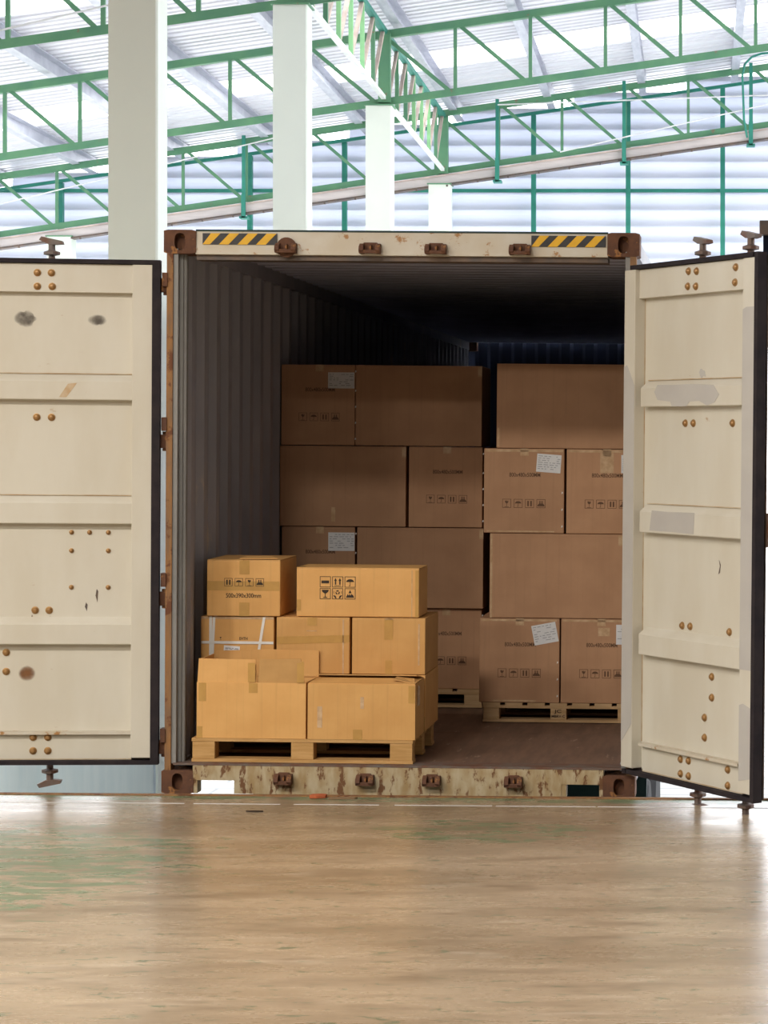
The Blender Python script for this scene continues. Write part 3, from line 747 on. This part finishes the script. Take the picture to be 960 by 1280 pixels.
bigbox('short', ux(703,VR), VR-.005, wl, 'printed carton at the right stack bottom, cut off by the swung door', lab=(.375,.41,.095,.118,0), bits=((.01,.42,.484,.496),(.22,.29,.40,.45)), sz=2, )

# front load ---------------------------------------------------------------
G1 = 'small cartons on the front pallet'
VF = .05
uP = loc(239.5, 940, VF)[0]
pallet(1.145, .80, uP, VF, 'orange toned wooden pallet at the container sill under the small cartons', M_['wood'], ht=.122, blk=.122, across=True)
wf = FW + .128
# open flapped carton, front left
u1 = loc(245.5, 900, VF)[0]; w1 = .565; h1 = .288; d1 = .34
ob = MB(); th = .006
ob.box(0,w1,0,th,0,h1); ob.box(0,w1,d1-th,d1,0,h1); ob.box(0,th,th,d1-th,0,h1); ob.box(w1-th,w1,th,d1-th,0,h1); ob.box(th,w1-th,th,d1-th,0,th)
b1 = ob.build('cardboard_box', M_['kraft'], None, CM @ T((u1, VF+.005, wf))); tag(b1, 'carton with torn flaps standing open, front left of the front pallet', 'box', G1)
MB().prism([(0,0),(.308,0),(.300,.118),(.005,.122)], 0, .005, 'y').build('front_flap', M_['kraft'], b1, T((.002,.004,h1)) @ RX(R(-4)))
MB().prism([(.0,0),(.238,0),(.222,.126),(.008,.122)], 0, .005, 'y').build('front_flap', M_['inside'], b1, T((.318,.004,h1)) @ RX(R(5)))
MB().prism([(0,0),(w1,0),(w1-.0,.140),(.300,.142),(.02,.132)], 0, .005, 'y').build('back_flap', M_['kraft'], b1, T((.004,d1-.012,h1)) @ RX(R(0)))
MB().prism([(0,0),(.30,0),(.28,.12),(.02,.12)], 0, .005, 'y').build('side_flap', M_['kraft'], b1, T((.003,.02,h1)) @ RZ(R(90)) @ RX(R(8)))
tape(b1, .01,.048,.19,.285); tape(b1,.002,.030,0,.06); tape(b1,.27,.315,.235,.285); tape(b1,.265,.303,.29,.39,y=-.002); tape(b1,.52,.556,.29,.40,y=-.004)
# carton with a loose lid, front right
u2 = loc(384.5, 900, VF)[0]; w2 = .555; h2 = .285
ob = MB(); ob.box(0,w2,0,th,0,h2); ob.box(0,w2,d1-th,d1,0,h2); ob.box(0,th,th,d1-th,0,h2); ob.box(w2-th,w2,th,d1-th,0,h2); ob.box(th,w2-th,th,d1-th,0,th)
b2 = ob.build('cardboard_box', M_['kraft'], None, CM @ T((u2, VF+.0, wf)) @ RZ(R(.4))); tag(b2, 'carton with a loose sprung lid and gapped corner, front right of the front pallet', 'box', G1)
MB().prism([(0,0),(w2-.004,0),(w2-.03,.155),(.02,.155)], 0, .005, 'z').build('top_flap', M_['kraft'], b2, T((.002,.002,h2)) @ RX(R(5)))
MB().prism([(0,0),(w2-.004,0),(w2-.02,-.16),(.02,-.16)], 0, .005, 'z').build('top_flap', M_['kraft'], b2, T((.002,d1-.002,h2)) @ RX(R(-10)))
MB().prism([(0,.02),(-.12,.04),(-.12,.28),(0,.30)], 0, .005, 'z').build('side_flap', M_['inside'], b2, T((w2-.003,.01,h2+.001)) @ RY(R(9)))
tape(b2,.235,.282,0,.052); tape(b2,.272,.290,.16,.22,'clear_tape'); tape(b2,.520,.552,.19,.28); tape(b2,.05,.075,.06,.17,'clear_tape')
MB().prism([(0,0),(.035,0),(.035,.10),(.01,.105)], -.001, .001, 'y').build('loose_tape', M_['clear_tape'], b2, T((w2+.002,.06,.17)) @ RZ(R(75)))
# rear lower cartons (carry the upper rows)
V2 = VF + .35; S2 = (.39, .50, .30)
def small(px, w_, label, mat='kraft', wd=.39, dp=.50, ht=.30, v=V2, yaw=0):
    return carton(wd, dp, ht, loc(px, 800, v)[0], v, w_, mat, label, G1, yaw)
wm = wf + .302
small(251.5, wf, 'carton behind the open flapped carton under the strapped one, nearly hidden')
small(345.5, wf, 'carton in the rear lower row middle of the front pallet, nearly hidden')
b6 = small(440.5, wf, 'carton at the rear lower right of the front pallet, its side showing', v=V2+.005)
tape(b6,.33,.389,0,.08)
b3 = small(251, wm, 'carton bound with white straps under the box printed 500x390x300mm')
tape(b3, .045,.060,-.0,.30,'strap',-.0005,'strap',0)
b3s = b3
MB().prism([(.052,.0),(.066,.0),(.078,.297),(.064,.297)], -.0028, -.0014, 'y').build('strap', M_['strap'], b3); 
MB().prism([(.285,.0),(.299,.0),(.345,.297),(.331,.297)], -.0028, -.0014, 'y').build('strap', M_['strap'], b3)
tape(b3,.004,.388,.154,.168,'strap',-.0028,'strap')
for x in (.06,.33): MB().box(x+.012,x+.026,-.001,.5,.3005,.302).build('strap', M_['strap'], b3)
label_sheet(b3, .165, .118, .085, .05, R(4))
tape(b3,.001,.389,.285,.297,'clear_tape')
icon('cup', .095, .172, .022, 'ink', b3, -.0012, False); text('EHTH', .205, .175, .022, .045, 'ink', b3, -.0012)
b4 = small(345.5, wm, 'carton with a wide brown tape band in the middle row, middle')
tape(b4,.002,.388,.155,.195,'tape',skew=.012); tape(b4,.165,.215,.255,.297); tape(b4,.352,.360,.0,.29,'clear_tape'); tape(b4,.16,.215,.225,.229,'clear_tape')
b5 = small(440, wm, 'plain bright carton with short centre tapes, middle row right')
tape(b5,.172,.218,.185,.297); tape(b5,.178,.214,0,.075); tape(b5,.352,.360,.05,.27,'clear_tape'); tape(b5,.175,.22,.290,.2985,'clear_tape')
# top row
wt = wm + .303
b7 = carton(.388, .50, .300, loc(258.5, 770, V2-.02)[0], V2-.02, wt, 'kraft', 'carton printed 500x390x300mm with four rounded icons, top left of the load', G1, R(1.6))
text('500x390x300mm', .100, .098, .033, .187, 'ink', b7, -.0011)
for i, k_ in enumerate(('bars','umbrella','cup','stack')): icon(k_, .092+.0555*i, .158, .043, 'ink', b7, -.0012)
tape(b7,.172,.225,.222,.296); tape(b7,.172,.225,0,.072); tape(b7,.0015,.384,.135,.185,y=.0004)
MB().prism([(.0,0),(.20,.0),(.16,.10),(.02,.11)],0,.004,'z').build('lifted_flap', M_['kraft'], b7, T((.17,.01,.302)) @ RX(R(4)) @ RZ(R(4)))
b8 = carton(.652, .33, .262, loc(370.5, 770, V2+.01)[0], V2+.01, wt, 'kraft', 'long carton with six square icons in two rows, top right of the load', G1, R(.4))
for i, k_ in enumerate(('bar','up','umbrella')): icon(k_, .124+.066*i, .156, .058, 'ink', b8, -.0012)
for i, k_ in enumerate(('glass','hands','peak')): icon(k_, .124+.066*i, .093, .058, 'ink', b8, -.0012)
tape(b8,.002,.024,.03,.09); tape(b8,.632,.650,.0,.25); tape(b8,.612,.616,.0,.25,'clear_tape')
MB().box(.004,.03,-.0006,.10,.2615,.2625).build('tape', M_['tape'], b8)

# ------------------------------------------------------------------ litter at the dock edge
def floor_pt(x, y): d = CH*F/(y-PY); return at(x, y, d)
p = floor_pt(399, 997.5)
o = MB().prism([(-.045,-.03),(-.01,-.035),(.035,-.02),(.04,.01),(.01,.03),(-.04,.015)], 0, .018, 'z').build('brick_chip', M_['red'], None, T((p.x,p.y,.001)), bevel=.004); tag(o, 'small red brick chip lying at the dock edge below the pallet', 'debris')
p = floor_pt(428, 999)
o = MB().prism([(-.07,-.012),(.06,-.02),(.075,.0),(.05,.014),(-.06,.012)], 0, .009, 'z').build('wood_splinter', M_['chip'], None, T((p.x,p.y,.001)) @ RZ(.2)); tag(o, 'flat brown wood splinter right of the red brick chip', 'debris')
p = floor_pt(318, 1015)
o = MB().prism([(-.04,-.006),(.0,-.010),(.045,-.004),(.04,.006),(-.01,.008)], 0, .006, 'z').build('wood_splinter', M_['ink'], None, T((p.x,p.y,.001)) @ RZ(-.1)); tag(o, 'thin dark sliver lying alone on the floor before the container', 'debris')
